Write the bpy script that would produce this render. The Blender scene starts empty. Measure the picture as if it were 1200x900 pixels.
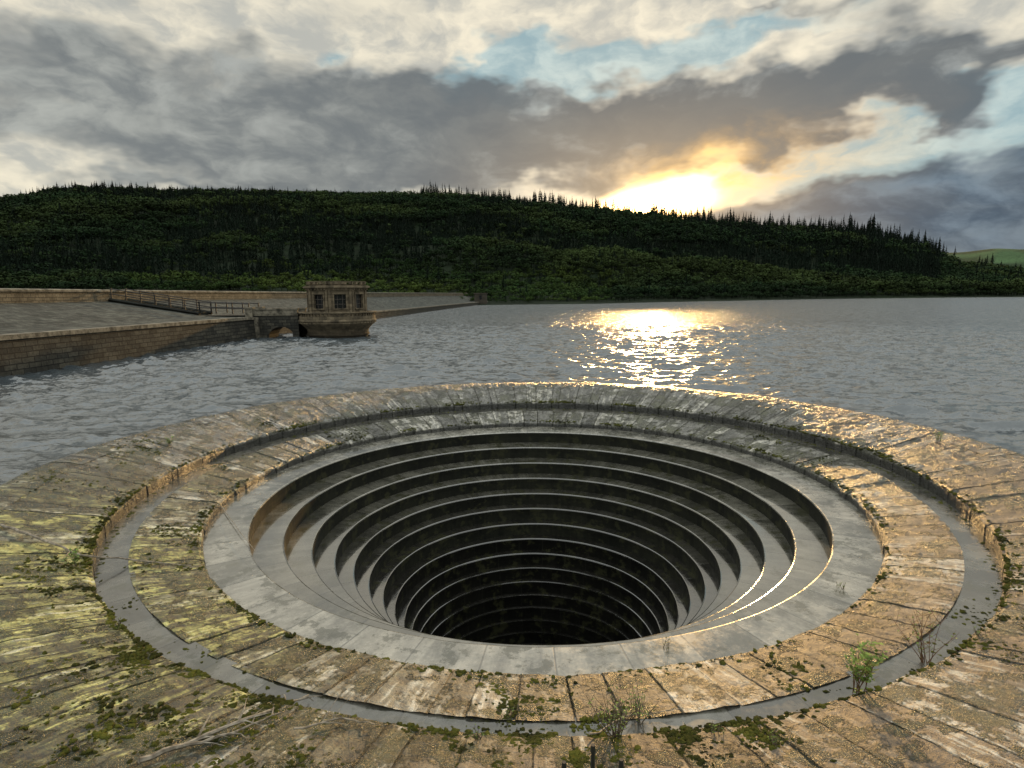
import bpy, math, random
import numpy as np
from mathutils import Matrix, Vector
rng=np.random.default_rng(7); random.seed(7)
R=math.radians
scene=bpy.context.scene
# ------------------------------------------------------------ camera
PITCH=R(8.59); ROLL=R(-0.5); CAMZ=4.1
cam=bpy.data.cameras.new("camera"); camo=bpy.data.objects.new("camera",cam)
scene.collection.objects.link(camo); scene.camera=camo
ROT=(Matrix.Rotation(math.pi/2-PITCH,4,'X')@Matrix.Rotation(ROLL,4,'Z'))
camo.matrix_world=Matrix.Translation((0,0,CAMZ))@ROT
cam.sensor_width=36; cam.lens=36*695/1200; cam.clip_end=20000; cam.clip_start=0.05
def ray(px,py):
    return (ROT.to_3x3()@Vector((px-600,450-py,-695))).normalized()
def azel(px,py):
    d=ray(px,py); return math.degrees(math.atan2(d.x,d.y)), math.degrees(math.asin(d.z))
scene.view_settings.view_transform='Standard'
scene.view_settings.look='None'; scene.view_settings.exposure=0
BX,BY=0.58,15.0
SUN=ray(768,220); SAZ,SEL=azel(768,220)

# ------------------------------------------------------------ node helper
class G:
    def __init__(s,nt): s.nt=nt; nt.nodes.clear()
    def n(s,t,**k):
        nd=s.nt.nodes.new(t)
        for a,b in k.items(): setattr(nd,a,b)
        return nd
    def l(s,a,inp):
        if isinstance(a,bpy.types.NodeSocket): s.nt.links.new(a,inp)
        elif a is not None:
            if inp.type=='RGBA' and len(a)==3: a=(*a,1)
            inp.default_value=a
    def m(s,op,a,b=None,c=None,clamp=False):
        nd=s.n('ShaderNodeMath',operation=op,use_clamp=clamp)
        for i,v in enumerate((a,b,c)): s.l(v,nd.inputs[i])
        return nd.outputs[0]
    def vm(s,op,a,b=None):
        nd=s.n('ShaderNodeVectorMath',operation=op)
        s.l(a,nd.inputs[0]); s.l(b,nd.inputs[1])
        return nd.outputs[1] if op in('DOT_PRODUCT','LENGTH') else nd.outputs[0]
    def noise(s,v,scale,detail=4,rough=.5,dist=0,out=0,dim='3D'):
        nd=s.n('ShaderNodeTexNoise',noise_dimensions=dim)
        s.l(v,nd.inputs['Vector']); nd.inputs['Scale'].default_value=scale
        nd.inputs['Detail'].default_value=detail; nd.inputs['Roughness'].default_value=rough
        nd.inputs['Distortion'].default_value=dist
        return nd.outputs[out]
    def ss(s,x,a,b,lo=0.,hi=1.,t='SMOOTHSTEP'):
        nd=s.n('ShaderNodeMapRange',interpolation_type=t)
        s.l(x,nd.inputs[0])
        for i,v in enumerate((a,b,lo,hi)): nd.inputs[i+1].default_value=v
        return nd.outputs[0]
    def mix(s,f,a,b,mode='MIX'):
        nd=s.n('ShaderNodeMix',data_type='RGBA',blend_type=mode)
        s.l(f,nd.inputs[0]); s.l(a,nd.inputs[6]); s.l(b,nd.inputs[7])
        return nd.outputs[2]
    def comb(s,x,y,z=0.):
        nd=s.n('ShaderNodeCombineXYZ')
        for i,v in enumerate((x,y,z)): s.l(v,nd.inputs[i])
        return nd.outputs[0]
    def sep(s,v):
        nd=s.n('ShaderNodeSeparateXYZ'); s.l(v,nd.inputs[0]); return nd.outputs
    def ramp(s,f,stops,interp='LINEAR'):
        nd=s.n('ShaderNodeValToRGB'); cr=nd.color_ramp; cr.interpolation=interp
        while len(cr.elements)<len(stops): cr.elements.new(.5)
        for e,(p,c) in zip(cr.elements,stops): e.position=p; e.color=(*c,1)
        s.l(f,nd.inputs[0]); return nd.outputs[0]
    def white(s,v,dim='2D'):
        nd=s.n('ShaderNodeTexWhiteNoise',noise_dimensions=dim); s.l(v,nd.inputs['Vector']); return nd.outputs
    def bump(s,h,strength=.5,dist=.02,normal=None):
        nd=s.n('ShaderNodeBump'); s.l(h,nd.inputs['Height']); nd.inputs['Strength'].default_value=strength
        nd.inputs['Distance'].default_value=dist
        if normal is not None: s.l(normal,nd.inputs['Normal'])
        return nd.outputs[0]
    def out(s,col,rough,normal=None,spec=.5,ior=None,coat=0):
        p=s.n('ShaderNodeBsdfPrincipled'); o=s.n('ShaderNodeOutputMaterial')
        s.l(col,p.inputs['Base Color']); s.l(rough,p.inputs['Roughness'])
        s.l(spec,p.inputs['Specular IOR Level'])
        if coat: p.inputs['Coat Weight'].default_value=coat; p.inputs['Coat Roughness'].default_value=.06; p.inputs['Coat IOR'].default_value=1.6
        if ior: p.inputs['IOR'].default_value=ior
        if normal is not None: s.l(normal,p.inputs['Normal'])
        s.nt.links.new(p.outputs[0],o.inputs[0]); return p
def newmat(name):
    m=bpy.data.materials.new(name); m.use_nodes=True; return m,G(m.node_tree)

# ------------------------------------------------------------ world
w=bpy.data.worlds.new("World"); scene.world=w; w.use_nodes=True
g=G(w.node_tree)
tc=g.n('ShaderNodeTexCoord').outputs['Generated']
x,y,z=g.sep(tc)
az=g.m('MULTIPLY',g.m('ARCTAN2',x,y),57.2958); el=g.m('MULTIPLY',g.m('ARCSINE',z),57.2958)
P=g.comb(az,el,0.)
PN=g.vm('MULTIPLY',P,(1.0,2.0,1.0))
wn=g.noise(PN,.10,4,.55,0,1,'2D')
warp=g.vm('MULTIPLY',g.vm('SUBTRACT',wn,(.5,.5,.5)),(17.,8.,0.))
P2=g.vm('ADD',P,warp)
def blob(px,py,sx,sy,rot=0,wt=1.,pp=None,acc=None):
    ca,ce=azel(px,py); k=2.0/12.5
    mp=g.n('ShaderNodeMapping',vector_type='TEXTURE'); g.l(pp or P2,mp.inputs[0])
    mp.inputs[1].default_value=(ca,ce,0); mp.inputs[2].default_value=(0,0,R(rot)); mp.inputs[3].default_value=(sx*k,sy*k,1)
    gr=g.n('ShaderNodeTexGradient',gradient_type='QUADRATIC_SPHERE'); g.l(mp.outputs[0],gr.inputs[0])
    return g.m('MULTIPLY_ADD',gr.outputs[1],wt*1.35,0. if acc is None else acc)
def chain(lst):
    a=None
    for q in lst: a=blob(*q,acc=a)
    return a
def B(px,py,sx,sy,rot=0,wt=1.): return (px,py,sx,sy,rot,wt)
sky=g.n('ShaderNodeTexSky',sky_type='NISHITA'); sky.sun_disc=False
sky.sun_elevation=R(SEL); sky.sun_rotation=R(SAZ); sky.air_density=1.0; sky.dust_density=1.5
nish=g.mix(1.,sky.outputs[0],(.07,.07,.07),'MULTIPLY')
PW=g.vm('ADD',PN,g.vm('MULTIPLY',warp,(.35,.5,0.)))
f1=g.noise(PW,.075,5,.55,0,0,'2D'); f2=g.noise(PW,.20,5,.56,0,0,'2D')
blue=chain([B(715,78,160,26,4,1.2),B(600,62,60,22,20,.8),B(1130,150,130,38,12,1.4),B(1040,182,130,24,0,.8),B(360,50,50,22,20,.5),B(40,205,90,14,0,.35),B(860,40,150,14,0,.5)])
light=g.mix(g.ss(f2,.3,.7),(.53,.53,.48),(1.0,.91,.71))
bcol=g.mix(g.ss(f2,.35,.7),(.28,.44,.50),(.55,.68,.67))
base=g.mix(g.ss(g.m('ADD',blue,g.m('MULTIPLY',g.m('SUBTRACT',f1,.5),.9)),.22,.75),light,bcol)
base=g.mix(.12,base,nish)
dark=chain([B(430,105,190,46,-14,1.0),B(640,142,260,38,2,1.25),B(900,126,200,36,8,1.1),B(1090,82,170,18,8,.9),
   B(1112,128,42,20,0,1.1),B(1080,255,280,34,4,1.4),B(1170,212,160,28,10,1.1),B(110,70,150,50,0,.5),B(160,140,240,42,0,.8),
   B(470,205,280,22,0,.8),B(930,8,130,10,0,.4),B(200,222,260,14,0,.55),B(1250,290,260,30,0,1.2),
   B(700,76,120,12,3,-.6),B(1000,180,140,15,8,-.6),B(795,226,95,18,10,-1.0),B(230,18,220,22,0,-.4),B(60,190,90,12,0,-.35),B(350,60,40,26,50,-.3)])
dn=g.m('MULTIPLY_ADD',f1,1.3,g.m('ADD',dark,-.65)); dn=g.m('MULTIPLY_ADD',f2,.65,g.m('ADD',dn,-.325))
alpha=g.ss(dn,.10,.80)
shade=g.m('MULTIPLY_ADD',f2,.70,g.m('MULTIPLY_ADD',dn,-.16,.22))
ccol=g.mix(g.ss(shade,.38,.68),(.14,.158,.170),(.36,.385,.38))
rightb=g.m('MAXIMUM',blob(1090,250,300,60,5,.9),blob(1180,205,150,50,0,.9))
ccol=g.mix(g.m('MULTIPLY',rightb,.9,clamp=True),ccol,g.mix(g.ss(f2,.3,.7),(.060,.095,.14),(.17,.235,.30)))
leftb=blob(40,130,360,150,0,.62)
ccol=g.mix(leftb,ccol,g.mix(g.ss(f2,.3,.7),(.21,.23,.235),(.44,.46,.43)))
col=g.mix(g.m('MULTIPLY',alpha,.95),base,ccol)
gl=g.m('MULTIPLY',blob(815,218,140,32,8),g.ss(f2,.35,.6,.2,1.))
col=g.mix(g.m('MULTIPLY',gl,.9,clamp=True),col,(1.0,.56,.14))
gl2=g.m('MULTIPLY',blob(785,230,80,19,6),g.ss(f1,.3,.6,.5,1.))
col=g.mix(g.m('MULTIPLY',gl2,1.,clamp=True),col,(1.8,1.2,.40))
core=blob(764,242,46,16,10,1.2,P); core=blob(805,220,24,9,25,.4,g.vm('ADD',P,g.vm('MULTIPLY',warp,(.3,.3,0.))),acc=core)
core=blob(764,240,170,85,0,.015,P,acc=core)
sc=g.n('ShaderNodeVectorMath',operation='SCALE'); sc.inputs[0].default_value=(24.,14.5,5.); g.l(core,sc.inputs[3])
col=g.mix(1.,col,sc.outputs[0],'ADD')
# unseen sky overhead and behind the viewer, brightened and neutral as added fill light
up=g.ss(el,24.,46.); bh=g.ss(g.m('ABSOLUTE',az),60.,110.)
col=g.mix(g.m('MULTIPLY',g.m('MAXIMUM',up,bh),.6),col,(.48,.54,.57))
ovm=g.m('MULTIPLY_ADD',bh,.3,g.m('MULTIPLY_ADD',up,1.1,1.))
sc=g.n('ShaderNodeVectorMath',operation='SCALE'); g.l(col,sc.inputs[0]); g.l(ovm,sc.inputs[3]); col=sc.outputs[0]
bg=g.n('ShaderNodeBackground'); g.l(col,bg.inputs[0]); bg.inputs[1].default_value=1.0
wo=g.n('ShaderNodeOutputWorld'); g.nt.links.new(bg.outputs[0],wo.inputs[0])
w.cycles.sampling_method='MANUAL'; w.cycles.sample_map_resolution=512

sl=bpy.data.lights.new("sun","SUN"); sl.energy=2.4; sl.angle=R(1.2); sl.color=(1.,.60,.22)
so=bpy.data.objects.new("sun",sl); scene.collection.objects.link(so)
so.rotation_euler=(-SUN).to_track_quat('-Z','Y').to_euler()

# ------------------------------------------------------------ mesh helpers
def empty(name,loc=(0,0,0)):
    e=bpy.data.objects.new(name,None); scene.collection.objects.link(e); e.location=loc; return e
class MB:
    def __init__(s): s.v=[];s.f=[];s.m=[];s.uv=[];s.n=0
    def add(s,v,f,mat=0,uv=None):
        v=np.asarray(v,float); s.v.append(v)
        for q in f: s.f.append([i+s.n for i in q]); s.m.append(mat)
        s.uv.append(np.asarray(uv,float) if uv is not None else np.zeros((len(v),2)))
        s.n+=len(v)
    def box(s,c,size,mat=0,rz=0,taper=1.):
        cx,cy,cz=c; a,b,h=[q/2 for q in size]; v=[]
        for zz,t in((-h,1.),(h,taper)):
            for xx,yy in((-a,-b),(a,-b),(a,b),(-a,b)):
                X,Y=xx*t,yy*t
                v.append((cx+X*math.cos(rz)-Y*math.sin(rz),cy+X*math.sin(rz)+Y*math.cos(rz),cz+zz))
        s.add(v,[(3,2,1,0),(4,5,6,7),(0,1,5,4),(1,2,6,5),(2,3,7,6),(3,0,4,7)],mat)
    def tube(s,pts,rad,sides=5,mat=0):
        pts=[Vector(p) for p in pts]; n=len(pts)
        if not hasattr(rad,'__len__'): rad=[rad]*n
        v=[];f=[]
        for i,p in enumerate(pts):
            t=(pts[min(i+1,n-1)]-pts[max(i-1,0)]).normalized()
            a=t.cross(Vector((0.13,0.21,1)) if abs(t.z)<.95 else Vector((1,0,0))).normalized(); b=t.cross(a)
            for k in range(sides):
                th=2*math.pi*k/sides; q=p+(a*math.cos(th)+b*math.sin(th))*rad[i]; v.append(tuple(q))
        for i in range(n-1):
            for k in range(sides):
                k2=(k+1)%sides; f.append((i*sides+k,i*sides+k2,(i+1)*sides+k2,(i+1)*sides+k))
        f.append(tuple(range(sides))[::-1]); f.append(tuple((n-1)*sides+k for k in range(sides)))
        s.add(v,f,mat)
    def prism(s,poly,z0,z1,mat=0):
        n=len(poly); v=[(a,b,z0) for a,b in poly]+[(a,b,z1) for a,b in poly]
        f=[(i,(i+1)%n,n+(i+1)%n,n+i) for i in range(n)]+[tuple(range(n))[::-1],tuple(range(n,2*n))]
        s.add(v,f,mat)
    def lathe(s,prof,seg,mat=0,c=(0,0),wob=0.):
        v=[];f=[];uv=[]; n=len(prof)
        for k in range(seg+1):
            th=2*math.pi*k/seg; al=0
            for i,(r,zz) in enumerate(prof):
                if i: al+=math.hypot(r-prof[i-1][0],zz-prof[i-1][1])
                rr=r+wob*(math.sin(th*7+r)+.6*math.sin(th*17+2*r)+.4*math.sin(th*41))
                v.append((c[0]+rr*math.cos(th),c[1]+rr*math.sin(th),zz)); uv.append((th/(2*math.pi),al))
        for k in range(seg):
            for i in range(n-1):
                f.append((k*n+i,(k+1)*n+i,(k+1)*n+i+1,k*n+i+1))
        s.add(v,f,mat,uv)
    def build(s,name,mats,parent=None,smooth=False,loc=None):
        V=np.concatenate(s.v); U=np.concatenate(s.uv)
        me=bpy.data.meshes.new(name); me.from_pydata(V.tolist(),[],s.f)
        me.polygons.foreach_set('material_index',s.m)
        ul=me.uv_layers.new(name='UVMap'); idx=np.empty(len(me.loops),int); me.loops.foreach_get('vertex_index',idx)
        ul.data.foreach_set('uv',U[idx].ravel())
        if smooth: me.polygons.foreach_set('use_smooth',[True]*len(me.polygons))
        me.update()
        o=bpy.data.objects.new(name,me); scene.collection.objects.link(o)
        for q in (mats if isinstance(mats,(list,tuple)) else [mats]): me.materials.append(q)
        if parent: o.parent=parent
        if loc: o.location=loc
        return o
def fastmesh(name,V,Fa,mat,col=None,smooth=False,parent=None,uv=None):
    V=np.asarray(V,np.float32); Fa=np.asarray(Fa,np.int32); k=Fa.shape[1]
    me=bpy.data.meshes.new(name); me.vertices.add(len(V)); me.vertices.foreach_set('co',V.ravel())
    me.loops.add(Fa.size); me.loops.foreach_set('vertex_index',Fa.ravel())
    me.polygons.add(len(Fa)); me.polygons.foreach_set('loop_start',np.arange(0,Fa.size,k,dtype=np.int32))
    me.polygons.foreach_set('loop_total',np.full(len(Fa),k,np.int32))
    me.polygons.foreach_set('use_smooth',np.full(len(Fa),smooth))
    me.update(calc_edges=True)
    if col is not None:
        a=me.color_attributes.new(name='tint',type='FLOAT_COLOR',domain='POINT')
        c=np.ones((len(V),4),np.float32); c[:,:3]=col; a.data.foreach_set('color',c.ravel())
    if uv is not None:
        ul=me.uv_layers.new(name='UVMap'); ul.data.foreach_set('uv',np.asarray(uv,np.float32)[Fa.ravel()].ravel())
    o=bpy.data.objects.new(name,me); scene.collection.objects.link(o); me.materials.append(mat)
    if parent: o.parent=parent
    return o
_T=rng.random((256,256))
def vnoise(x,y):
    x=np.asarray(x,float);y=np.asarray(y,float)
    xi=np.floor(x).astype(int); yi=np.floor(y).astype(int); fx=x-xi; fy=y-yi
    fx=fx*fx*(3-2*fx); fy=fy*fy*(3-2*fy)
    a=_T[xi%256,yi%256];b=_T[(xi+1)%256,yi%256];c=_T[xi%256,(yi+1)%256];d_=_T[(xi+1)%256,(yi+1)%256]
    return (a*(1-fx)+b*fx)*(1-fy)+(c*(1-fx)+d_*fx)*fy
def fbm(x,y,o=4):
    r=0;a=.5;t=0
    for i in range(o): r=r+a*vnoise(x*2**i+17*i,y*2**i+31*i); t+=a; a*=.5
    return r/t

# ------------------------------------------------------------ bellmouth materials
def stone_material(name,seed,wblk,var=1.0,jw=.02,rin=0.,gain=1.):
    m,g=newmat(name)
    uv=g.n('ShaderNodeUVMap',uv_map='UVMap').outputs[0]; u,v,_=g.sep(uv)
    obj=g.n('ShaderNodeTexCoord').outputs['Object']; ox,oy,oz=g.sep(obj)
    fl=g.m('FLOOR',u); fr=g.m('FRACT',u)
    rnd=g.white(g.comb(fl,seed))[0]; rnd2=g.white(g.comb(fl,seed+7.3))[0]
    streak=g.noise(g.comb(g.m('MULTIPLY',u,5.),g.m('MULTIPLY',v,.8),0.),1.0,4,.68,.3,0,'2D')
    fine=g.noise(obj,55.,2,.75); med=g.noise(obj,6.,6,.72); big=g.noise(obj,.7,4,.62)
    pos=g.m('ADD',g.m('MULTIPLY',rnd,.50*var),g.m('ADD',g.m('MULTIPLY',g.ss(big,.3,.7),.38),g.m('MULTIPLY',g.ss(streak,.25,.75),.45-.25*(var-.5))))
    K=lambda c: tuple(q*gain for q in c)
    base=g.ramp(pos,[(0,K((.032,.030,.022))),(.3,K((.085,.078,.060))),(.55,K((.175,.162,.128))),(.8,K((.32,.30,.25))),(1,K((.52,.50,.43)))])
    far=g.ss(g.m('MULTIPLY_ADD',big,4.,oy),-2.,7.)
    base=g.mix(g.m('MULTIPLY',far,.7),base,g.mix(pos,(.040,.042,.037),(.31,.31,.285)))
    br=g.ss(g.m('SUBTRACT',g.m('MULTIPLY_ADD',big,5.,g.m('MULTIPLY',ox,.75)),oy),8.0,14.)
    base=g.mix(g.m('MULTIPLY',br,.60),base,g.mix(pos,(.070,.038,.02),(.38,.25,.145)))
    q=g.vm('MULTIPLY',g.vm('SUBTRACT',obj,(-8.0,-6.0,0.)),(.145,.145,0.))
    al=g.m('EXPONENT',g.m('MULTIPLY',g.vm('DOT_PRODUCT',q,q),-1.))
    ol=g.ss(g.m('MULTIPLY_ADD',al,.8,g.m('MULTIPLY',big,.8)),.52,.95)
    base=g.mix(g.m('MULTIPLY',ol,.78),base,g.mix(g.ss(g.m('ADD',g.m('MULTIPLY',med,.6),g.m('MULTIPLY',streak,.4)),.36,.62),(.026,.028,.009),(.20,.19,.055)))
    an=g.m('ADD',g.m('MULTIPLY',streak,1.3),g.m('ADD',g.m('MULTIPLY',med,.6),g.m('MULTIPLY',rnd2,.36)))
    alm=g.ss(g.m('ADD',al,an),1.88,2.04)
    alc=g.mix(g.ss(g.m('ADD',g.m('MULTIPLY',med,.5),g.m('MULTIPLY',streak,.5)),.40,.62),(.27,.25,.05),(.66,.64,.22))
    base=g.mix(g.m('MULTIPLY',alm,.85),base,alc)
    pale=g.ss(g.m('ADD',g.m('MULTIPLY',streak,.8),g.m('ADD',g.m('MULTIPLY',rnd,.28),g.m('MULTIPLY',med,.3))),.78,.86)
    base=g.mix(g.m('MULTIPLY',pale,.75),base,(.62,.59,.50))
    mul=g.m('MULTIPLY',g.ss(med,.30,.70,.30,1.5,'LINEAR'),g.ss(fine,.30,.70,.6,1.35,'LINEAR'))
    c=g.mix(1.,base,g.comb(mul,mul,mul),'MULTIPLY')
    mo=g.noise(obj,2.4,6,.75)
    sp=g.ss(g.m('MULTIPLY_ADD',big,.4,mo),.69,.755)
    c=g.mix(g.m('MULTIPLY',sp,.88),c,g.mix(fine,(.016,.019,.007),(.070,.075,.020)))
    rs=g.ss(g.noise(g.comb(g.m('MULTIPLY',u,1.3),g.m('MULTIPLY',v,.35),seed),1.,4,.7,0,0,'2D'),.44,.58)
    c=g.mix(g.m('MULTIPLY',rs,.75),c,g.mix(1.,c,(.28,.29,.27),'MULTIPLY'))
    sp2=g.ss(med,.58,.65)
    c=g.mix(g.m('MULTIPLY',sp2,.62),c,(.028,.028,.018))
    jm=g.m('MULTIPLY',g.m('MINIMUM',fr,g.m('SUBTRACT',1.,fr)),wblk)
    e=g.m('ADD',jm,g.m('MULTIPLY',g.m('SUBTRACT',med,.5),.05))
    jt=g.m('MULTIPLY',g.ss(e,jw*.3,jw,1.,0.),g.ss(mo,.40,.50,.30,1.))
    c=g.mix(g.m('MULTIPLY',jt,.9),c,g.mix(med,(.012,.012,.008),(.045,.045,.018)))
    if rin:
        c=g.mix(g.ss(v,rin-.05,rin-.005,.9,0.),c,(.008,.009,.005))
    wet=g.ss(g.m('MULTIPLY_ADD',far,.14,mo),.42,.58)
    ro=g.m('SUBTRACT',g.ss(fine,.2,.8,.42,.64,'LINEAR'),g.m('MULTIPLY',wet,.28))
    h=g.m('ADD',g.m('MULTIPLY',fine,.30),g.m('ADD',g.m('MULTIPLY',med,1.2),g.m('MULTIPLY',streak,.3)))
    h=g.m('ADD',g.m('SUBTRACT',h,g.m('MULTIPLY',jt,.6)),g.m('MULTIPLY',sp,.5))
    g.out(c,ro,g.bump(h,1.,.05),.9)
    return m
def concrete_material(name,lo,hi,r0,r1,nj,seed=0.,spec=.5,deep=None,coat=0):
    m,g=newmat(name)
    obj=g.n('ShaderNodeTexCoord').outputs['Object']; ox,oy,oz=g.sep(obj)
    uv=g.n('ShaderNodeUVMap',uv_map='UVMap').outputs[0]; u,v,_=g.sep(uv)
    uu=g.m('MULTIPLY_ADD',u,nj,seed); fr=g.m('FRACT',uu); rnd=g.white(g.comb(g.m('FLOOR',uu),seed))[0]
    n1=g.noise(obj,1.3,5,.65); n2=g.noise(obj,9.,4,.72)
    zs=g.noise(g.comb(g.m('MULTIPLY',u,260.),g.m('MULTIPLY',oz,1.2),v),1.,3,.6)
    f=g.m('ADD',g.m('MULTIPLY',n1,.55),g.m('ADD',g.m('MULTIPLY',n2,.30),g.m('MULTIPLY',rnd,.15)))
    c=g.mix(g.ss(f,.35,.65),lo,hi)
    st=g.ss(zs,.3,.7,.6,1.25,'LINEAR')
    if deep: st=g.m('MULTIPLY',st,g.ss(oz,-3.8,-1.4,deep,1.))  # step treads darken with depth: funnel shade put into the colour
    c=g.mix(1.,c,g.comb(st,st,st),'MULTIPLY')
    c=g.mix(g.m('MULTIPLY',g.ss(g.noise(g.vm('ADD',obj,(3.,8.,2.)),2.3,5,.75),.52,.60),.78),c,(.03,.031,.014))
    jt=g.ss(g.m('MINIMUM',fr,g.m('SUBTRACT',1.,fr)),.006,.02,1.,0.)
    c=g.mix(g.m('MULTIPLY',jt,.6),c,(.02,.02,.015))
    ro=g.ss(g.m('MULTIPLY_ADD',n2,.5,n1),.55,.90,r0,r1,'LINEAR')
    h=g.m('SUBTRACT',n2,g.m('MULTIPLY',jt,.5))
    g.out(c,ro,g.bump(h,.3,.012),spec,coat=coat); return m
M_gut=concrete_material("wet_gutter",(.030,.030,.025),(.12,.115,.095),.06,.36,60.,0.,1.0,coat=.5)
M_tread=concrete_material("wet_concrete_tread",(.080,.080,.066),(.30,.285,.24),.05,.34,44.,0.,1.0,coat=.8)
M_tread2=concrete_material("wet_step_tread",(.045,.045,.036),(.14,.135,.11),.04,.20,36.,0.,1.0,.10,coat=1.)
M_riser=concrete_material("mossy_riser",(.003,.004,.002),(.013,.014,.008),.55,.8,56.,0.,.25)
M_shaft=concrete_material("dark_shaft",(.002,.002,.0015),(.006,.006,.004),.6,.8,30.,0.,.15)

spill=empty("bellmouth_spillway",(BX,BY,0))
PR=[(12.3,-.6),(12.24,-.1),(12.12,.06),(11.9,.12),(11.6,.10),(11.2,.03),(10.7,-.08),(10.1,-.22),(9.5,-.38)]
pr_r=np.array([p[0] for p in PR])[::-1]; pr_z=np.array([p[1] for p in PR])[::-1]
def band(name,r_out,r_in,zf,nblk,nr,mat,off=0.,jd=.03,bj=.012,lip=0.,seed=1,edge=.03):
    fr=np.array([0,.012,.03,.1,.2,.3,.4,.5,.6,.7,.8,.9,.97,.988])
    ja=rng.normal(0,.13,nblk)
    ur=(np.arange(nblk)[:,None]+fr[None,:]).ravel(); ur=np.append(ur,nblk)
    blk=np.minimum(np.floor(ur).astype(int),nblk-1); f=ur-blk
    jl=ja[blk%nblk]; jr=ja[(blk+1)%nblk]; jl=np.where(ur==nblk,ja[0],jl); jr=np.where(ur==nblk,ja[0],jr)
    th=(ur+jl*(1-f)+jr*f+off)/nblk*2*np.pi
    dep=np.interp(np.minimum(f,1-f),[0,.012,.03],[1,.25,0]); dep[-1]=1
    jd_=jd*(.3+1.2*vnoise(ur*0+np.round(ur)*3.7,ur*0+5))
    bz=rng.normal(0,bj,nblk); bt=rng.normal(0,bj*.8,nblk); be=rng.normal(0,edge,nblk)
    rs=np.linspace(r_out,r_in,nr); V=[];UV=[]
    cols=len(th)
    for i,r in enumerate(rs):
        t=i/(nr-1)
        rr=r+(be[blk]*t if lip else 0)+(.05*(fbm(np.cos(th)*r*2.5,np.sin(th)*r*2.5)-.5)*t*t if lip else 0)
        X=rr*np.cos(th);Y=rr*np.sin(th)
        z=zf(r)+bz[blk]+bt[blk]*(f-.5)*2-dep*jd_+.06*(fbm(X*.8,Y*.8)-.5)+.036*(fbm(X*6,Y*6,3)-.5)
        if lip and t>.96: z=z-.025
        V.append(np.stack([X,Y,z],1)); UV.append(np.stack([ur,np.full(cols,r)],1))
    if lip:
        for k,dz in enumerate((.06,lip)):
            W=V[nr-1].copy(); W[:,2]-=dz; rr=np.hypot(W[:,0],W[:,1]); s=(rr-.01+dep*.02)/rr
            W[:,0]*=s;W[:,1]*=s
            V.append(W); UV.append(np.stack([ur,np.full(cols,r_in-dz)],1))
    n=len(V); V=np.concatenate(V); UV=np.concatenate(UV)
    i,j=np.meshgrid(np.arange(n-1),np.arange(cols-1),indexing='ij'); a=(i*cols+j).ravel()
    Fa=np.stack([a,a+1,a+1+cols,a+cols],1)
    return fastmesh(name,V,Fa,mat,uv=UV,smooth=False,parent=spill)
zo=lambda r: float(np.interp(r,pr_r,pr_z))
band("crest_stones",12.3,11.22,zo,118,26,stone_material("crest_stone",1.,.6,.4,.018),off=.5,seed=2,jd=.010,bj=.003)
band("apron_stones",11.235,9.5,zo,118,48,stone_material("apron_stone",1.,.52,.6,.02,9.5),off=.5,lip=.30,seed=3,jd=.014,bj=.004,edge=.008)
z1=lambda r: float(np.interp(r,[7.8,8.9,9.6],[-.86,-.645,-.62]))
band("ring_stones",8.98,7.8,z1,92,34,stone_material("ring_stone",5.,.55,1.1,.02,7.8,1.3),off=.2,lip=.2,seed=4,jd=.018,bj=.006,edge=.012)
mb=MB()
mb.lathe([(9.55,-.64),(9.2,-.655),(8.90,-.66)],256,0)
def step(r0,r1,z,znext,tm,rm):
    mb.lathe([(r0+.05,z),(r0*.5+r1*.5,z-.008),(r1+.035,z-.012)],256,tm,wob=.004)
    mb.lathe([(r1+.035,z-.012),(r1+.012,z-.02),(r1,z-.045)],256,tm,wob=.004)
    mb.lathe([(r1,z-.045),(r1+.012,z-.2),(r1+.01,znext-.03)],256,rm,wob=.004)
lips=[7.8,6.9,6.2,5.6,5.1,4.67,4.32,3.98,3.70,3.47,3.3,3.17,3.07,3.0,2.95,2.92]
zs=[-1.04]+[-1.04-.41*k for k in range(1,16)]
for k in range(len(lips)-1):
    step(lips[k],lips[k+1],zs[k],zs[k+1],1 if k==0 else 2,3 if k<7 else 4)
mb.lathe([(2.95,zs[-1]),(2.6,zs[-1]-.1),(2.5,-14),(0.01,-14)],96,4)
mb.lathe([(11.5,.02),(11.0,-.06),(10.5,-.19),(9.6,-.45)],256,3)
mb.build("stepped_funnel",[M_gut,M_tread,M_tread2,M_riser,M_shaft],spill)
mb=MB(); mb.lathe([(12.28,-.5),(12.2,-4)],128); mb.build("drum_wall",[M_riser],spill)

def surf(X,Y):
    r=math.hypot(X-BX,Y-BY)
    if r>9.5: return zo(r)
    if r>8.98: return -.655
    if r>7.8: return z1(r)
    return -1.05
def hit(px,py):
    d=ray(px,py); z=0
    for _ in range(30):
        t=(z-CAMZ)/d.z; X,Y=d.x*t,d.y*t; z=.5*z+.5*surf(X,Y)
    return Vector((X,Y,surf(X,Y)))

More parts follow.
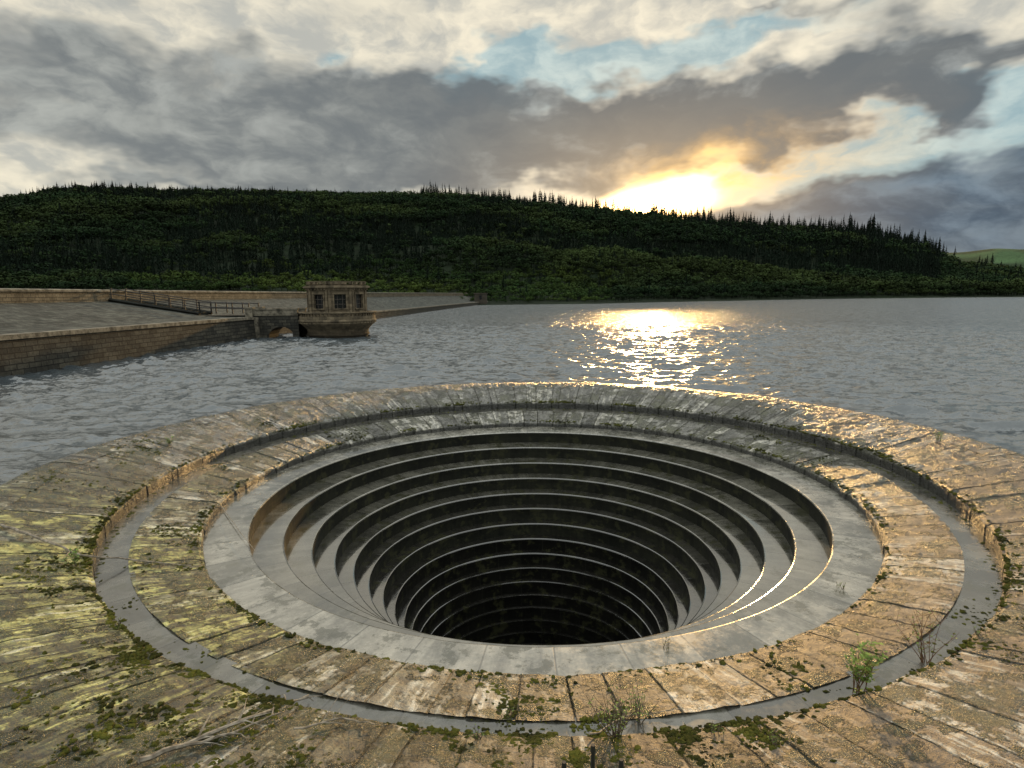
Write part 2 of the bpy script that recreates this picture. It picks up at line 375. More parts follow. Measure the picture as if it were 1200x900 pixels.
# ------------------------------------------------------------ moss
m_moss,g=newmat("moss"); obj=g.n('ShaderNodeTexCoord').outputs['Object']
a=g.noise(obj,2.,3); b=g.noise(obj,80.,2,.7)
c=g.mix(g.ss(g.m('ADD',g.m('MULTIPLY',a,.6),g.m('MULTIPLY',b,.4)),.35,.65),(.016,.018,.006),(.11,.115,.02))
g.out(c,.95,g.bump(b,1.,.02),.1)
import bmesh
bm=bmesh.new(); bmesh.ops.create_icosphere(bm,subdivisions=2,radius=1); bm.verts.ensure_lookup_table()
IV=np.array([v.co[:] for v in bm.verts]); IF=np.array([[v.index for v in f.verts] for f in bm.faces]); bm.free()
mv=[];mf=[];nn=0
def cushion(X,Y,s):
    global nn
    z=surf(X,Y)-.004; k=rng.normal(0,.25,len(IV))[:,None]+1
    v=IV*k*np.array([s*rng.uniform(.7,1.5),s*rng.uniform(.7,1.5),s*rng.uniform(.35,.8)])
    mv.append(v+np.array([X,Y,z])); mf.append(IF+nn); nn+=len(IV)
def cluster(px,py,spread,n,smin,smax):
    c=hit(px,py)
    for _ in range(n*9):
        a=rng.normal(0,spread,2); X=c.x+a[0]; Y=c.y+a[1]
        r=math.hypot(X-BX,Y-BY)
        if r<7.85 or r>12 : continue
        if fbm(np.array([X*3.]),np.array([Y*3.]))[0]<.46: continue
        cushion(X,Y,smin+(smax-smin)*rng.random()**3)
for px,py,sp,n in [(150,530,.4,110),(170,520,.3,90),(200,625,.3,80),(110,690,.3,120),(200,660,.25,80),(170,770,.3,130),(255,845,.4,190),(30,800,.25,50),
   (605,815,.28,150),(720,868,.35,150),(620,880,.4,160),(780,872,.3,90),(890,865,.2,40),(1180,710,.3,70),(1130,760,.25,50),(60,665,.3,50),(700,830,.2,70),
   (300,890,.4,170),(980,680,.2,30),(415,510,.5,70),(260,540,.5,80),(930,540,.5,50),(905,515,.4,30),(940,790,.2,50),(560,880,.3,70),(660,890,.3,80),(80,560,.4,60),(320,500,.5,60),(120,850,.4,60)]:
    cluster(px,py,sp,n,.006,.032)
for k in range(15000):
    th=rng.uniform(0,2*math.pi)
    if rng.random()>3.2*max(0,fbm(np.array([th*7]),np.array([2.]))[0]-.37)+.06: continue
    r=9.5+abs(rng.normal(0,.12))-.01 if rng.random()<.7 else 7.84+abs(rng.normal(0,.10))
    if rng.random()<.25: r=9.45-abs(rng.normal(0,.06))
    cushion(BX+r*math.cos(th),BY+r*math.sin(th),.006+.032*rng.random()**2)
fastmesh("moss",np.concatenate(mv),np.concatenate(mf),m_moss,smooth=True)

# ------------------------------------------------------------ water
m_w,g=newmat("water"); obj=g.n('ShaderNodeTexCoord').outputs['Object']
a=g.noise(g.vm('MULTIPLY',obj,(.65,1.3,1.)),2.6,3,.6,0,1); b=g.noise(g.vm('MULTIPLY',obj,(.7,1.3,1.)),9.0,1,.6,0,1)
gust=g.ss(g.noise(obj,.035,2,.6),.35,.65,.75,1.2,'LINEAR')
# open water away from the spillway is choppier
gust=g.m('MULTIPLY',gust,g.ss(g.vm('LENGTH',obj),35.,85.,1.,2.0))
sl_=g.vm('ADD',g.vm('MULTIPLY',g.vm('SUBTRACT',a,(.5,.5,.5)),(1.35,1.8,0.)),g.vm('MULTIPLY',g.vm('SUBTRACT',b,(.5,.5,.5)),(.8,1.0,0.)))
sl_=g.vm('MULTIPLY',sl_,g.comb(gust,gust,0.))
nrm=g.n('ShaderNodeNewGeometry').outputs['Normal']
nn_=g.vm('NORMALIZE',g.vm('ADD',nrm,sl_))
g.out((.052,.066,.076),.20,nn_,.5,1.9)
r1=12.17*np.power(80/12.17,np.linspace(0,1,340)); r2=80*np.power(6000/80,np.linspace(0,1,60))[1:]
rr=np.concatenate([r1,r2]); NT=1600; th=np.linspace(0,2*np.pi,NT+1)
X=BX+np.outer(rr,np.cos(th)); Y=BY+np.outer(rr,np.sin(th)); Z=np.zeros_like(X)
for k in range(40):
    lam=.5*(2.4/.5)**rng.random(); kk=2*np.pi/lam; dr_=R(-98)+rng.normal(0,.42); amp=.034*lam*(.6+.8*rng.random())/math.sqrt(40)*1.5
    ph=kk*(X*math.cos(dr_)+Y*math.sin(dr_))+rng.uniform(0,6.28)+2.5*fbm(X/5+k,Y/5,2)
    Z+=amp*np.sin(ph)*np.clip(60*lam/(rr[:,None]),0,1)
Z=Z+2.5*Z*Z
fade=np.clip((rr-12.1)/1.2,.25,1)*np.clip((80-rr)/30,0,1); Z*=fade[:,None]; Z[:, -1]=Z[:,0]
V=np.stack([X,Y,Z],2).reshape(-1,3)
nr_=len(rr); i,j=np.meshgrid(np.arange(nr_-1),np.arange(NT),indexing='ij'); a=(i*(NT+1)+j).ravel()
fastmesh("water",V,np.stack([a,a+NT+1,a+NT+2,a+1],1),m_w,smooth=True)

# ------------------------------------------------------------ terrain
tab=[(-400,262,225,850),(-100,257,225,850),(0,250,225,850),(70,238,225,850),(100,236,225,850),(300,239,225,850),(450,241,235,840),(540,241,245,820),
 (700,256,255,800),(870,273,325,830),(1000,281,400,860),(1080,298,430,880),(1120,318,450,900),(1200,329,470,950),(1500,333,600,1000)]
AZ=[];HR=[];DS=[];RD=[]
for px,py,ds,rd in tab:
    a,e=azel(px,py); AZ.append(a);DS.append(ds);RD.append(rd);HR.append(4.1+rd*math.tan(R(e)))
AZ=[-180,-100]+AZ+[100,180];HR=[40,60]+HR+[40,40];DS=[140,130]+DS+[300,140];RD=[800,800]+RD+[1000,800]
crest=[(-40,-30),(-40,46),(-40,65),(-40,100),(-36,160),(-26,240),(-20,275)]
toe=[(-27.2,-30),(-27,31),(-25.6,56.6),(-24,110),(-19,180),(-13,245),(-8,275)]
def cx(Y): return np.interp(Y,[c[1] for c in crest],[c[0] for c in crest])
def tx(Y): return np.interp(Y,[c[1] for c in toe],[c[0] for c in toe])
def height(azd,dd):
    hr=np.interp(azd,AZ,HR);ds=np.interp(azd,AZ,DS);rd=np.interp(azd,AZ,RD)
    t=(dd-ds)/(rd-ds); tt=np.clip(t,0,1)
    X=dd*np.sin(np.radians(azd));Y=dd*np.cos(np.radians(azd))
    h=.4+hr*(.3*tt+.7*tt*tt*(3-2*tt))
    h=h+(fbm(X/80,Y/80)-.5)*22*np.clip(tt*4,0,1)*(1-np.clip(t-.5,0,.4)/.4*.9)
    h=np.where(t>1,hr*(1-np.clip((t-1)*.5,0,.75))+(fbm(X/90,Y/90)-.5)*2-1,h)
    under=np.where((X<cx(Y)-3)|(Y<0),2.6,-3.); under=np.where(Y<0,1.6,under)
    h=np.where(t<0,under+np.clip(1+t*8,0,1)*(.4-under)*(under<0),h)
    h=np.where((under>0)&(t>=0),h+2.2*(1-tt),h)
    far=np.exp(-((dd-2300)/550)**2)*(95+60*fbm(azd/7,azd*0+3.3)+20*np.sin(azd/6))
    h=np.where(dd>1300,np.maximum(h*.2,far),h)
    return h
azs=np.linspace(-180,180,901); dd=100*np.power(70,np.linspace(0,1,190))
A,D=np.meshgrid(azs,dd); H=height(A,D)
V=np.stack([D*np.sin(np.radians(A)),D*np.cos(np.radians(A)),H],2).reshape(-1,3)
i,j=np.meshgrid(np.arange(189),np.arange(900),indexing='ij'); a=(i*901+j).ravel()
n=fbm(V[:,0]/25,V[:,1]/25)[:,None]
col=np.where((D.ravel()>1200)[:,None],np.array([.050,.090,.038])*(.6+n*.9),np.array([.010,.017,.008])*(.5+n))
patch=np.floor(fbm(V[:,0]/260,V[:,1]/260,2)*9)%2
col=np.where(((D.ravel()>1200)&(patch>0))[:,None],col*.45,col)
tleft=(A.ravel()<-37)&(D.ravel()>730)&(D.ravel()<1200); col=np.where(tleft[:,None],np.array([.13,.12,.05])*(.6+n*.8),col)
m_t,g=newmat("ground"); at=g.n('ShaderNodeVertexColor',layer_name='tint').outputs[0]
obj=g.n('ShaderNodeTexCoord').outputs['Object']; nz=g.noise(obj,.15,6,.65); k=g.ss(nz,.3,.7,.6,1.4,'LINEAR')
g.out(g.mix(1.,at,g.comb(k,k,k),'MULTIPLY'),.95,g.bump(nz,.5,2.),.1)
fastmesh("terrain",V,np.stack([a,a+1,a+902,a+901],1),m_t,col=col,smooth=True)
m_b,g=newmat("grass_bank"); obj=g.n('ShaderNodeTexCoord').outputs['Object']
nz=g.noise(obj,3.,5,.7); g.out(g.mix(nz,(.03,.05,.015),(.09,.11,.04)),.9,g.bump(nz,.8,.1),.1)
mb=MB(); mb.prism([(-40,-150),(150,-150),(150,-12),(60,-6),(30,-2),(8,.8),(-8,.8),(-27,-2)],-3,1.85); mb.build("ground",[m_b])

# ------------------------------------------------------------ forest
def decid():
    V=[];Fq=[];n=0; sub=rng.normal(0,1,(9,3)); sub/=np.linalg.norm(sub,axis=1)[:,None]; sub*=np.array([.25,.25,.18])
    for k in range(120):
        c=sub[rng.integers(9)]; dn=rng.normal(0,1,3); dn/=np.linalg.norm(dn)
        if dn[2]<-.3: dn[2]*=-1
        p=c+dn*rng.uniform(.10,.21)*np.array([1,1,.95])+np.array([0,0,.60])
        t=np.cross(dn,rng.normal(0,1,3)); t/=np.linalg.norm(t); b=np.cross(dn,t); t=t+dn*rng.normal(0,.6); s=rng.uniform(.02,.05)
        V+= [p-t*s-b*s*.7,p+t*s-b*s*.9,p+t*s*.8+b*s,p-t*s*.7+b*s]; Fq.append([n,n+1,n+2,n+3]); n+=4
    for k in range(3):
        a0=k*2.1;a1=a0+2.1;r0=.025
        V+=[np.array([r0*math.cos(a0),r0*math.sin(a0),-.1]),np.array([r0*math.cos(a1),r0*math.sin(a1),-.1]),np.array([r0*.5*math.cos(a1),r0*.5*math.sin(a1),.6]),np.array([r0*.5*math.cos(a0),r0*.5*math.sin(a0),.6])]
        Fq.append([n,n+1,n+2,n+3]); n+=4
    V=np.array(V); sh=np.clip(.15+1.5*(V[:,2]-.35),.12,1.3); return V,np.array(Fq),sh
def conif():
    V=[];Fq=[];n=0
    for t in range(9):
        f=t/8; z=.14+.80*f; r=.19*(1-f)**.8+.014
        for k in range(6):
            a=2*math.pi*(k/6)+t*.5+rng.normal(0,.25); rr=r*rng.uniform(.5,1.35); wd=.33
            top=z+.11
            V+=[np.array([0,0,top]),np.array([rr*.6*math.cos(a-wd),rr*.6*math.sin(a-wd),z+.02]),np.array([rr*math.cos(a),rr*math.sin(a),z-.03*rng.uniform(.3,1.6)]),np.array([rr*.6*math.cos(a+wd),rr*.6*math.sin(a+wd),z+.02])]
            Fq.append([n,n+1,n+2,n+3]); n+=4
    for k in range(3):
        a0=k*2.1;a1=a0+2.1;r0=.014
        V+=[np.array([r0*math.cos(a0),r0*math.sin(a0),-.05]),np.array([r0*math.cos(a1),r0*math.sin(a1),-.05]),np.array([.002*math.cos(a1),.002,1.04]),np.array([.002*math.cos(a0),0,1.04])]
        Fq.append([n,n+1,n+2,n+3]); n+=4
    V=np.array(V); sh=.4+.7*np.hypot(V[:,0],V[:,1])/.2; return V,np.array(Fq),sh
TD=[decid() for _ in range(8)]; TC=[conif() for _ in range(8)]
FV=[];FF=[];FC=[];fn=0
def tree(X,Y,Z,h,kind,colr,wid=1.):
    global fn
    T=(TC if kind else TD)[rng.integers(8)]
    a=rng.uniform(0,6.28);c,s=math.cos(a),math.sin(a); v=T[0]
    W=np.stack([(v[:,0]*c-v[:,1]*s)*h*wid+X,(v[:,0]*s+v[:,1]*c)*h*wid+Y,v[:,2]*h+Z],1)
    FV.append(W);FF.append(T[1]+fn);fn+=len(v); FC.append(T[2][:,None]*np.array(colr)[None,:])
azmin,_=azel(-120,345); azmax,_=azel(1320,345)
NTR=17000
aa=rng.uniform(azmin,azmax,NTR); tt_=rng.uniform(0,1.02,NTR)
dss=np.interp(aa,AZ,DS); rdd=np.interp(aa,AZ,RD); ddd=dss+4+tt_*(rdd-dss); ZZ=height(aa,ddd)
XX=ddd*np.sin(np.radians(aa)); YY=ddd*np.cos(np.radians(aa))
ZN=fbm(XX/100,YY/100,3); BN=fbm(XX/24+9,YY/24); HN=fbm(XX/65+50,YY/65+7); RN=fbm(aa*1.3,aa*0+4.)
for k in range(NTR):
    a=aa[k];t=tt_[k];X=XX[k];Y=YY[k]
    if a<-37.5 and t>.88 and rng.random()<.93: continue
    if X>cx(Y)-8 and Y<232 and a<-4: continue
    px=600+703*math.tan(R(a)); sc_=(ddd[k]/430)**.85
    ridge=(px>495 and t>.86)
    if ridge and rng.random()<.30: continue
    pc=.12+(.8 if ridge else 0)+(.45 if (px>840 and t>.25) else 0)+(.75 if (ZN[k]>.52 and t>.12) else 0)
    if px>1100: pc=.12
    if t<.10: pc=.03
    if px<480 and t>.85: pc=.05
    con=rng.random()<pc
    hue=rng.random(); b=.25+1.2*BN[k]
    if con:
        colr=np.array([.0085,.0175,.010])*b*1.15; h=rng.uniform(7,12)*sc_
        if ridge: h=rng.uniform(7,16)*(.6+.8*RN[k])*sc_
    else:
        hh=np.clip((HN[k]-.42)*4,0,1)*.7+hue*.25
        colr=(np.array([.014,.032,.013])*(1-hh)+np.array([.045,.066,.019])*hh)*b*1.15; h=rng.uniform(5,10)*sc_
        if t<.20 and 150<px<720: colr=colr*(1+.8*(1-t/.20))*np.array([1.12,1.08,.8]); h*=.85
        if px>1080: h*=.9
    if t<.03: h*=.6
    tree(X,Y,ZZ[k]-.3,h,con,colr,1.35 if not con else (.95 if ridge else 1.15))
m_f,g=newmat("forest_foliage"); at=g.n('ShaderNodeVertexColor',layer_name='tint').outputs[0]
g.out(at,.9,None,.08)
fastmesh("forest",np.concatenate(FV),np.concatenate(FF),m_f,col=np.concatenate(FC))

# ------------------------------------------------------------ dam
def brick_mat(name,c1,c2,mort,bw,bh,scale=1.,rough=.85,bumpd=.04,grime=.5):
    m,g=newmat(name); uv=g.n('ShaderNodeUVMap',uv_map='UVMap').outputs[0]
    obj=g.n('ShaderNodeTexCoord').outputs['Object']
    wob=g.vm('MULTIPLY',g.vm('SUBTRACT',g.noise(uv,1.3,3,.5,0,1),(.5,.5,.5)),(.12,.08,0.))
    br=g.n('ShaderNodeTexBrick'); g.l(g.vm('ADD',uv,wob),br.inputs['Vector']); br.inputs['Scale'].default_value=scale
    br.inputs['Brick Width'].default_value=bw; br.inputs['Row Height'].default_value=bh; br.inputs['Mortar Size'].default_value=.025
    br.inputs['Color1'].default_value=(*c1,1);br.inputs['Color2'].default_value=(*c2,1);br.inputs['Mortar'].default_value=(*mort,1)
    n1=g.noise(obj,.5,6,.7); n2=g.noise(obj,5.,5,.75)
    k=g.m('MULTIPLY',g.ss(n1,.3,.7,1-grime,1.35,'LINEAR'),g.ss(n2,.28,.72,.45,1.5,'LINEAR'))
    c=g.mix(1.,br.outputs[0],g.comb(k,k,k),'MULTIPLY')
    h=g.m('SUBTRACT',g.m('MULTIPLY',n2,.9),br.outputs['Fac'])
    g.out(c,rough,g.bump(h,.8,bumpd),.3); return m
M_wall=brick_mat("masonry_wall",(.028,.028,.024),(.070,.066,.051),(.014,.014,.012),.8,.3)
M_pitch=brick_mat("stone_pitching",(.038,.042,.036),(.115,.118,.10),(.012,.014,.010),.6,.45,grime=.6,bumpd=.14)
M_par=brick_mat("parapet_masonry",(.12,.103,.07),(.20,.17,.118),(.06,.052,.04),.8,.3)
m_cop,g=newmat("coping_stone"); obj=g.n('ShaderNodeTexCoord').outputs['Object']; n1=g.noise(obj,1.5,6,.75)
g.out(g.mix(g.ss(n1,.35,.65),(.045,.042,.032),(.24,.215,.165)),.8,g.bump(n1,.5,.03),.3)
dam=empty("reservoir_dam",(0,0,0))
Ys=np.concatenate([np.arange(-30,275,2.5),[275]])
def strip(name,prof,mat):
    mb=MB(); V=[];U=[];Fc=[]
    for k,Y in enumerate(Ys):
        p=prof(Y); al=0
        for q,(X,z) in enumerate(p):
            if q: al+=math.hypot(X-p[q-1][0],z-p[q-1][1])
            V.append((X,Y,z)); U.append((Y,al))
    n=len(p)
    for k in range(len(Ys)-1):
        for q in range(n-1): Fc.append((k*n+q,k*n+q+1,(k+1)*n+q+1,(k+1)*n+q))
    mb.add(V,Fc,0,U); return mb.build(name,[mat],dam)
wt=lambda Y: float(np.interp(Y,[0,58,70,120,270],[2.25,2.15,1.6,1.3,1.2]))
cz=lambda Y: 3.75
strip("retaining_wall",lambda Y:[(tx(Y)+.25,-3),(tx(Y),wt(Y)-.25)],M_wall)
strip("wall_coping",lambda Y:[(tx(Y)+.1,wt(Y)-.26),(tx(Y)+.1,wt(Y)),(tx(Y)-.7,wt(Y)+.01),(tx(Y)-.7,wt(Y)-.1)],m_cop)
def slope(Y):
    t=tx(Y)-.65;c=cx(Y);b=t-(t-c)*.3
    pts=[(t,wt(Y)-.05),(b,wt(Y)+.12)]
    for k in range(1,9): f=k/8; pts.append((b+(c+.02-b)*f,wt(Y)+.12+(cz(Y)-wt(Y)-.12)*f))
    return pts
strip("stone_slope",slope,M_pitch)
strip("parapet",lambda Y:[(cx(Y),3.6),(cx(Y)-.03,4.68)],M_par)
strip("parapet_coping",lambda Y:[(cx(Y)+.1,4.67),(cx(Y)+.1,4.84),(cx(Y)-.25,4.93),(cx(Y)-.6,4.84),(cx(Y)-.6,4.67)],m_cop)
strip("parapet_inner_face",lambda Y:[(cx(Y)-.5,4.68),(cx(Y)-.5,3.9)],M_par)
strip("crest_road",lambda Y:[(cx(Y)-.48,3.95),(cx(Y)-7,3.95),(cx(Y)-14,2.8),(cx(Y)-110,2.75)],m_b)

m_iron,g=newmat("black_iron"); obj=g.n('ShaderNodeTexCoord').outputs['Object']; n1=g.noise(obj,9.,4)
g.out(g.mix(n1,(.010,.010,.010),(.035,.03,.025)),.5,None,.5)
SY=60.6
def slz(X,Y=60.6):
    p=slope(Y); xs=[q[0] for q in p][::-1]; zz=[q[1] for q in p][::-1]; return float(np.interp(X,xs,zz))
mb=MB(); ns=14
for k in range(ns):
    X=-39.7+k*.62; z=slz(X)+.22; mb.box((X,SY,z-.4),(.66,2.2,.8))
mb.box((-28.2,SY,slz(-28)-.05),(5.4,2.4,.5))
for s in(-1,1):
    mb.tube([(-39.8,SY+s*1.25,slz(-39.8)+.2),(-31.0,SY+s*1.25,slz(-31)+.2)],.18,4)
mb.build("stone_staircase",[M_pitch])
def railing(name,pts,h=1.05,step_=1.5,rad=.035):
    mb=MB()
    for a,b in zip(pts[:-1],pts[1:]):
        a=Vector(a);b=Vector(b);L=(b-a).length;n=max(1,round(L/step_))
        for k in range(n+1):
            p=a+(b-a)*k/n; mb.tube([p,p+Vector((0,0,h))],rad*1.25,6); mb.box((p.x,p.y,p.z+h+.03),(.12,.12,.09))
        for hh in(h,h*.52): mb.tube([a+Vector((0,0,hh)),b+Vector((0,0,hh))],rad,6)
    mb.build(name,[m_iron])
for s in(-1,1):
    railing("iron_railing",[(-39.6,SY+s*1.15,slz(-39.6)+.25),(-31,SY+s*1.15,slz(-31)+.25),(-26.1,SY+s*1.15,2.35)],rad=.05)

# ------------------------------------------------------------ footbridge
br=empty("stone_footbridge",(0,0,0)); BYc=SY
mb=MB(); x0,x1=-25.9,-21.2; N=28; hw=1.25
ac=-23.0; ar=1.25; xs=np.linspace(x0,x1,N+1)
for s in(-1,1):
    V=[];Fc=[];U=[]
    for k,X in enumerate(xs):
        t=(X-ac)/ar; zl=.15+.95*math.sqrt(max(0,1-t*t)) if abs(t)<1 else -2
        V+=[(X,BYc+s*hw,zl),(X,BYc+s*hw,2.3)]; U+=[(X,zl),(X,2.3)]
    for k in range(N): Fc.append((2*k,2*k+2,2*k+3,2*k+1))
    mb.add(V,Fc,0,U)
V=[];Fc=[]
for k,X in enumerate(xs):
    t=(X-ac)/ar; zl=.15+.95*math.sqrt(max(0,1-t*t)) if abs(t)<1 else -2
    V+=[(X,BYc-hw,zl),(X,BYc+hw,zl)]
for k in range(N): Fc.append((2*k,2*k+1,2*k+3,2*k+2))
mb.add(V,Fc,0)
mb.build("arch",[M_wall],br)
mb=MB(); mb.box(((x0+x1)/2,BYc,2.31),(x1-x0,2.6,.16))
for s in(-1,1):
    mb.box(((x0+x1)/2,BYc+s*1.2,2.60),(x1-x0-.1,.28,.42)); mb.box(((x0+x1)/2,BYc+s*1.2,2.86),(x1-x0+.05,.42,.13))
    mb.box((x0-.1,BYc+s*1.2,2.3),(.7,.6,1.3)); mb.box((x0-.1,BYc+s*1.2,3.0),(.85,.75,.14))
mb.box((x0+.2,BYc,.4),(1.1,3.0,3.3))
mb.build("deck_and_parapets",[m_cop],br)

# ------------------------------------------------------------ valve tower
TXc,TYc=-17.75,61.0
tw=empty("valve_tower",(TXc,TYc,0))
m_ts,g=newmat("tower_stone"); obj=g.n('ShaderNodeTexCoord').outputs['Object']; ox,oy,oz=g.sep(obj)
crs=g.m('FRACT',g.m('MULTIPLY',oz,3.3)); j=g.ss(crs,.0,.09,1.,0.); n1=g.noise(obj,2.,6,.7)
cell=g.m('MULTIPLY_ADD',g.m('ARCTAN2',oy,ox),5.1,g.m('MULTIPLY',g.m('FLOOR',g.m('MULTIPLY',oz,3.3)),.5))
j2=g.ss(g.m('FRACT',cell),0.,.07,1.,0.)
blk=g.white(g.comb(g.m('FLOOR',g.m('MULTIPLY',oz,3.3)),g.m('FLOOR',cell)))[0]
c=g.mix(g.m('ADD',g.m('MULTIPLY',g.ss(n1,.3,.7),.5),g.m('MULTIPLY',blk,.5)),(.042,.035,.024),(.23,.185,.12))
c=g.mix(g.m('MULTIPLY',g.m('MAXIMUM',j,j2),.6),c,(.04,.034,.026)); dz=g.ss(oz,.1,1.4,.25,1.,'LINEAR')
c=g.mix(1.,c,g.comb(dz,dz,dz),'MULTIPLY')
g.out(c,.85,g.bump(g.m('SUBTRACT',n1,j),.6,.03),.3)
m_gl,g=newmat("window_glass"); g.out((.010,.012,.014),.12,None,.5)
m_fr,g=newmat("window_frame"); g.out((.07,.06,.05),.6,None,.3)
mb=MB()
mb.lathe([(3.05,-3),(2.95,.15),(3.1,.2),(3.1,.35),(3.0,.4),(3.05,.75),(3.3,1.05),(3.6,1.3),(3.75,1.42),(3.75,1.55),(3.85,1.62),(3.85,1.75),(3.75,1.8),(3.75,2.15)],64)
mb.lathe([(3.75,2.05),(3.42,2.06),(0.01,2.08)],64)
for k in range(56):
    th=2*math.pi*k/56
    if abs(math.atan2(math.sin(th-math.pi),math.cos(th-math.pi)))<.28: continue
    mb.box((3.6*math.cos(th),3.6*math.sin(th),2.22),(.16,.2,.36),0,th)
    mb.box((3.72*math.cos(th),3.72*math.sin(th),1.49),(.22,.16,.13),0,th)
mb.lathe([(3.45,2.38),(3.8,2.38),(3.85,2.42),(3.85,2.52),(3.45,2.53),(3.45,2.38)],64)
mb.build("terrace_base",[m_ts],tw)
mb=MB(); ap=2.72; NF=8; fw=2*ap*math.tan(math.pi/NF); z0,z1_=2.08,4.78
PH=R(-90+22.5)
def octp(r): return [(r/math.cos(math.pi/NF)*math.cos(2*math.pi*k/NF+PH+math.pi/NF),r/math.cos(math.pi/NF)*math.sin(2*math.pi*k/NF+PH+math.pi/NF)) for k in range(NF)]
def fb(k,u,dep,z,su,sd,sz,mat):
    th=2*math.pi*k/NF+PH
    cxx=(ap+dep)*math.cos(th)-u*math.sin(th); cyy=(ap+dep)*math.sin(th)+u*math.cos(th)
    mb.box((cxx,cyy,z),(sd,su,sz),mat,th)
for k in range(NF):
    ww=1.10; wb=2.85; wtp=4.25; jw=(fw-ww)/2
    for s in(-1,1): fb(k,s*(ww/2+jw/2),-.15,(z0+z1_)/2,jw,.3,z1_-z0,0)
    fb(k,0,-.15,(z0+wb)/2,ww+.002,.296,wb-z0,0); fb(k,0,-.15,(wtp+z1_)/2,ww+.002,.296,z1_-wtp,0)
    fb(k,0,.03,wb-.02,ww+.3,.16,.12,0); fb(k,0,.02,wtp+.1,ww+.35,.12,.2,0)
    for s in(-1,1): fb(k,s*(ww/2+.07),.02,(wb+wtp)/2,.13,.08,wtp-wb,0)
    fb(k,0,-.2,(wb+wtp)/2,ww,.03,wtp-wb,1)
    for u in(-.25,.25): fb(k,u,-.17,(wb+wtp)/2,.05,.05,wtp-wb,2)
    for z in(wb+.45,wb+.92): fb(k,0,-.168,z,ww,.045,.05,2)
    for s in(-1,1): fb(k,s*(fw/2-.13),.05,(z0+z1_)/2+.0,.24,.12,z1_-z0-.01,0)
mb.prism(octp(ap+.12),2.0,2.42,0)
mb.prism(octp(ap+.10),4.66,4.80,0); mb.prism(octp(ap+.24),4.80,4.90,0); mb.prism(octp(ap+.42),4.90,5.05,0); mb.prism(octp(ap+.30),5.05,5.12,0)
for k in range(NF):
    for u in np.linspace(-fw/2+.15,fw/2-.15,6): fb(k,u,.16,4.75,.12,.2,.12,0)
mb.build("octagonal_house",[m_ts,m_gl,m_fr],tw)
mb=MB()
mb.prism(octp(ap-.15),5.12,5.24,0)
for k in range(NF):
    for u in np.linspace(-fw/2+.12,fw/2-.12,4): fb(k,u,.0,5.36,.2,.2,.24,0)
    fb(k,0,.0,5.50,fw+.02,.2,.06,0)
mb.prism(octp(1.0),5.2,5.58,0)
mb.build("roof_parapet",[m_ts],tw)
mb=MB(); p=Vector((-12.5,246,0)); mb.box((p.x,p.y,2.2),(5,4,4.5)); mb.box((p.x,p.y,4.6),(5.6,4.6,.4)); mb.box((p.x,p.y-2.02,3),(1,.1,1.6),1)
mb.build("stone_hut",[M_par,m_gl])

# ------------------------------------------------------------ weeds and twigs
def leafmat(name,c1,c2):
    m,g=newmat(name); obj=g.n('ShaderNodeTexCoord').outputs['Object']; n=g.noise(obj,14.,3)
    g.out(g.mix(g.ss(n,.3,.7),c1,c2),.6,None,.3); return m
m_leaf=leafmat("weed_leaf",(.07,.13,.02),(.20,.30,.05)); m_twig=leafmat("twig_bark",(.05,.035,.024),(.20,.16,.11)); m_red=leafmat("red_stem",(.12,.05,.03),(.19,.11,.05))
def weed(px,py,h,nst,nleaf,ls,sm,spread=.5):
    b=hit(px,py); mb=MB()
    for s in range(nst):
        a=rng.uniform(0,6.28); ln=h*rng.uniform(.55,1.05); lean=rng.uniform(.1,spread)
        pts=[];q=Vector((b.x+rng.normal(0,.03),b.y+rng.normal(0,.03),b.z-.02)); dr=Vector((math.cos(a)*lean,math.sin(a)*lean,1)).normalized()
        for k in range(7):
            pts.append(q.copy()); dr=(dr+Vector((rng.normal(0,.09),rng.normal(0,.09),.0))).normalized(); q+=dr*ln/6
        mb.tube(pts,[.006*(1-k/8) for k in range(7)],4,1)
        subs=[pts]
        for t in range(5):
            k=rng.integers(2,6); a2=rng.uniform(0,6.28); d2=Vector((math.cos(a2)*.8,math.sin(a2)*.8,.7)).normalized()
            e=[pts[k],pts[k]+d2*ln*.13,pts[k]+d2*ln*.25+Vector((0,0,.02))]; mb.tube(e,[.003,.0025,.001],3,1); subs.append(e)
        for t in range(nleaf):
            sp=subs[rng.integers(len(subs))]; k=rng.integers(1,len(sp)); o=sp[k].lerp(sp[k-1],rng.random())
            dd=Vector(rng.normal(0,1,3)); dd.z=abs(dd.z)*.5+.1; dd.normalize(); sd=dd.cross(Vector((0,0,1))).normalized(); l=ls*rng.uniform(.5,1.2)
            v=[o,o+dd*l*.45+sd*l*.28,o+dd*l+Vector((0,0,-.1*l)),o+dd*l*.45-sd*l*.28]; mb.add([tuple(x) for x in v],[(0,1,2,3)],0)
    mb.build("weed_plant",[m_leaf,sm])
weed(1008,812,.70,10,38,.065,m_red,.5)
weed(1085,778,.82,11,9,.035,m_red,.45)
weed(722,862,.62,20,9,.03,m_twig,1.0)
weed(748,845,.5,12,9,.03,m_twig,.9)
weed(1100,520,.35,5,18,.07,m_twig,.4)
weed(198,522,.3,5,16,.07,m_twig,.6)
weed(88,662,.28,6,14,.06,m_twig,.7)
weed(780,760,.2,3,3,.03,m_twig,.6)
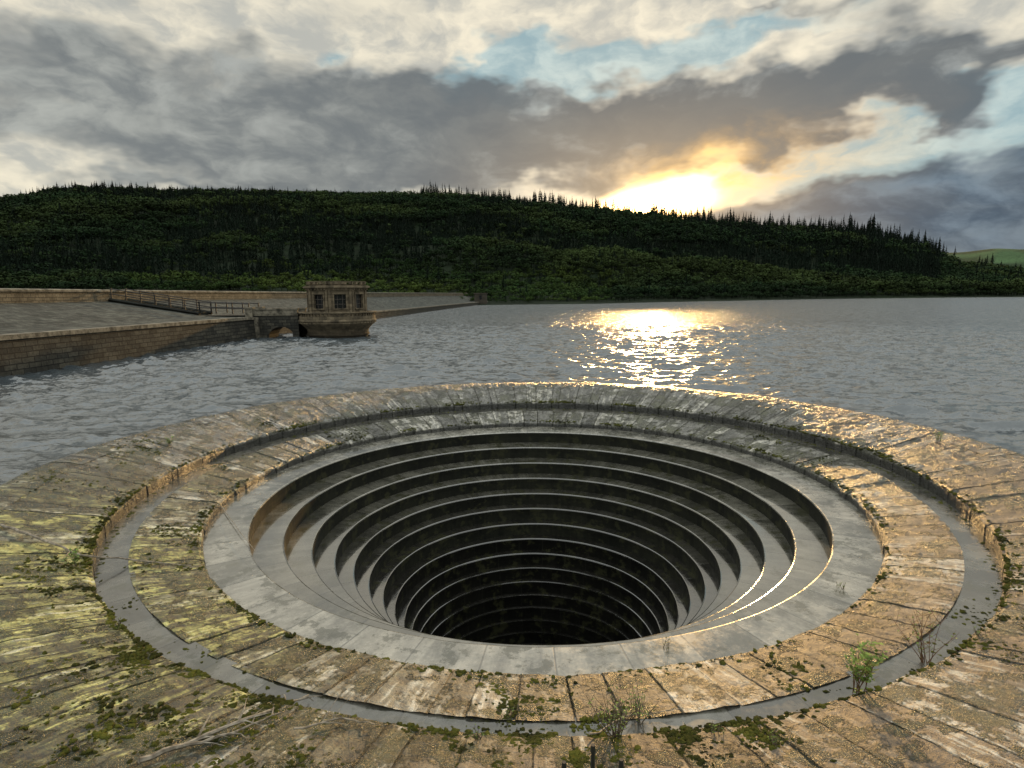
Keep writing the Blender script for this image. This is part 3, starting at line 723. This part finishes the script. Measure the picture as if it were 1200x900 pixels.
for px,py in[(560,868),(840,860),(905,872),(1150,745),(596,838),(140,735),(985,690)]: weed(px,py,.14,6,7,.022,m_twig,1.0)
m_bark=leafmat("pale_dead_wood",(.12,.10,.075),(.34,.30,.24))
def branch(pts,r,name="dead_branch",tw_=6):
    mb=MB(); P3=[]
    for i,(px,py) in enumerate(pts):
        p=hit(px,py); p.z+=r+.02+rng.uniform(0,.04); P3.append(p)
    fine=[]
    for a,b in zip(P3[:-1],P3[1:]):
        for k in range(5): q=a.lerp(b,k/5)+Vector(rng.normal(0,.008,3)); fine.append(q)
    fine.append(P3[-1]); n=len(fine); mb.tube(fine,[r*(1-.7*i/n) for i in range(n)],6)
    for t in range(tw_):
        k=rng.integers(2,n-1); dr=(fine[k]-fine[k-1]).normalized(); sd=Vector((-dr.y,dr.x,rng.uniform(.05,.5)))*rng.choice([-1,1]); sd.z=abs(sd.z)
        q=fine[k]; d2=(dr+sd*.8).normalized(); L=rng.uniform(.15,.45)
        mb.tube([q,q+d2*L*.5+Vector((0,0,.02)),q+d2*L+Vector(rng.normal(0,.03,3))],[r*.45,r*.3,r*.12],4)
    mb.build(name,[m_bark])
branch([(165,898),(230,872),(290,850),(362,820)],.028,tw_=9)
branch([(215,880),(270,868),(330,840)],.018,tw_=6)
branch([(0,618),(40,632),(95,655),(150,660),(225,667)],.026,tw_=2)
branch([(240,575),(262,600),(300,650)],.014,tw_=1)
branch([(345,862),(400,848),(440,856)],.012,tw_=4)
branch([(690,868),(740,842),(790,838)],.010,tw_=5)

# ------------------------------------------------------------ iron railing in front of the viewer
mb=MB(); Yr=.72
for px,py in[(661,893),(695,873),(728,890)]:
    d=ray(px,py); t=Yr/d.y; X=d.x*t; Zt=CAMZ+d.z*t
    mb.tube([(X,Yr,1.8),(X,Yr,Zt-.012),(X,Yr,Zt-.01),(X,Yr,Zt)],[.0028,.0028,.0036,.003],8)
mb.tube([(-3,Yr,3.1),(3,Yr,3.1)],.015,8)
for k in range(-6,7): mb.tube([(k*.5,Yr,1.8),(k*.5,Yr,3.1)],.012,8)
mb.build("iron_railing",[m_iron])
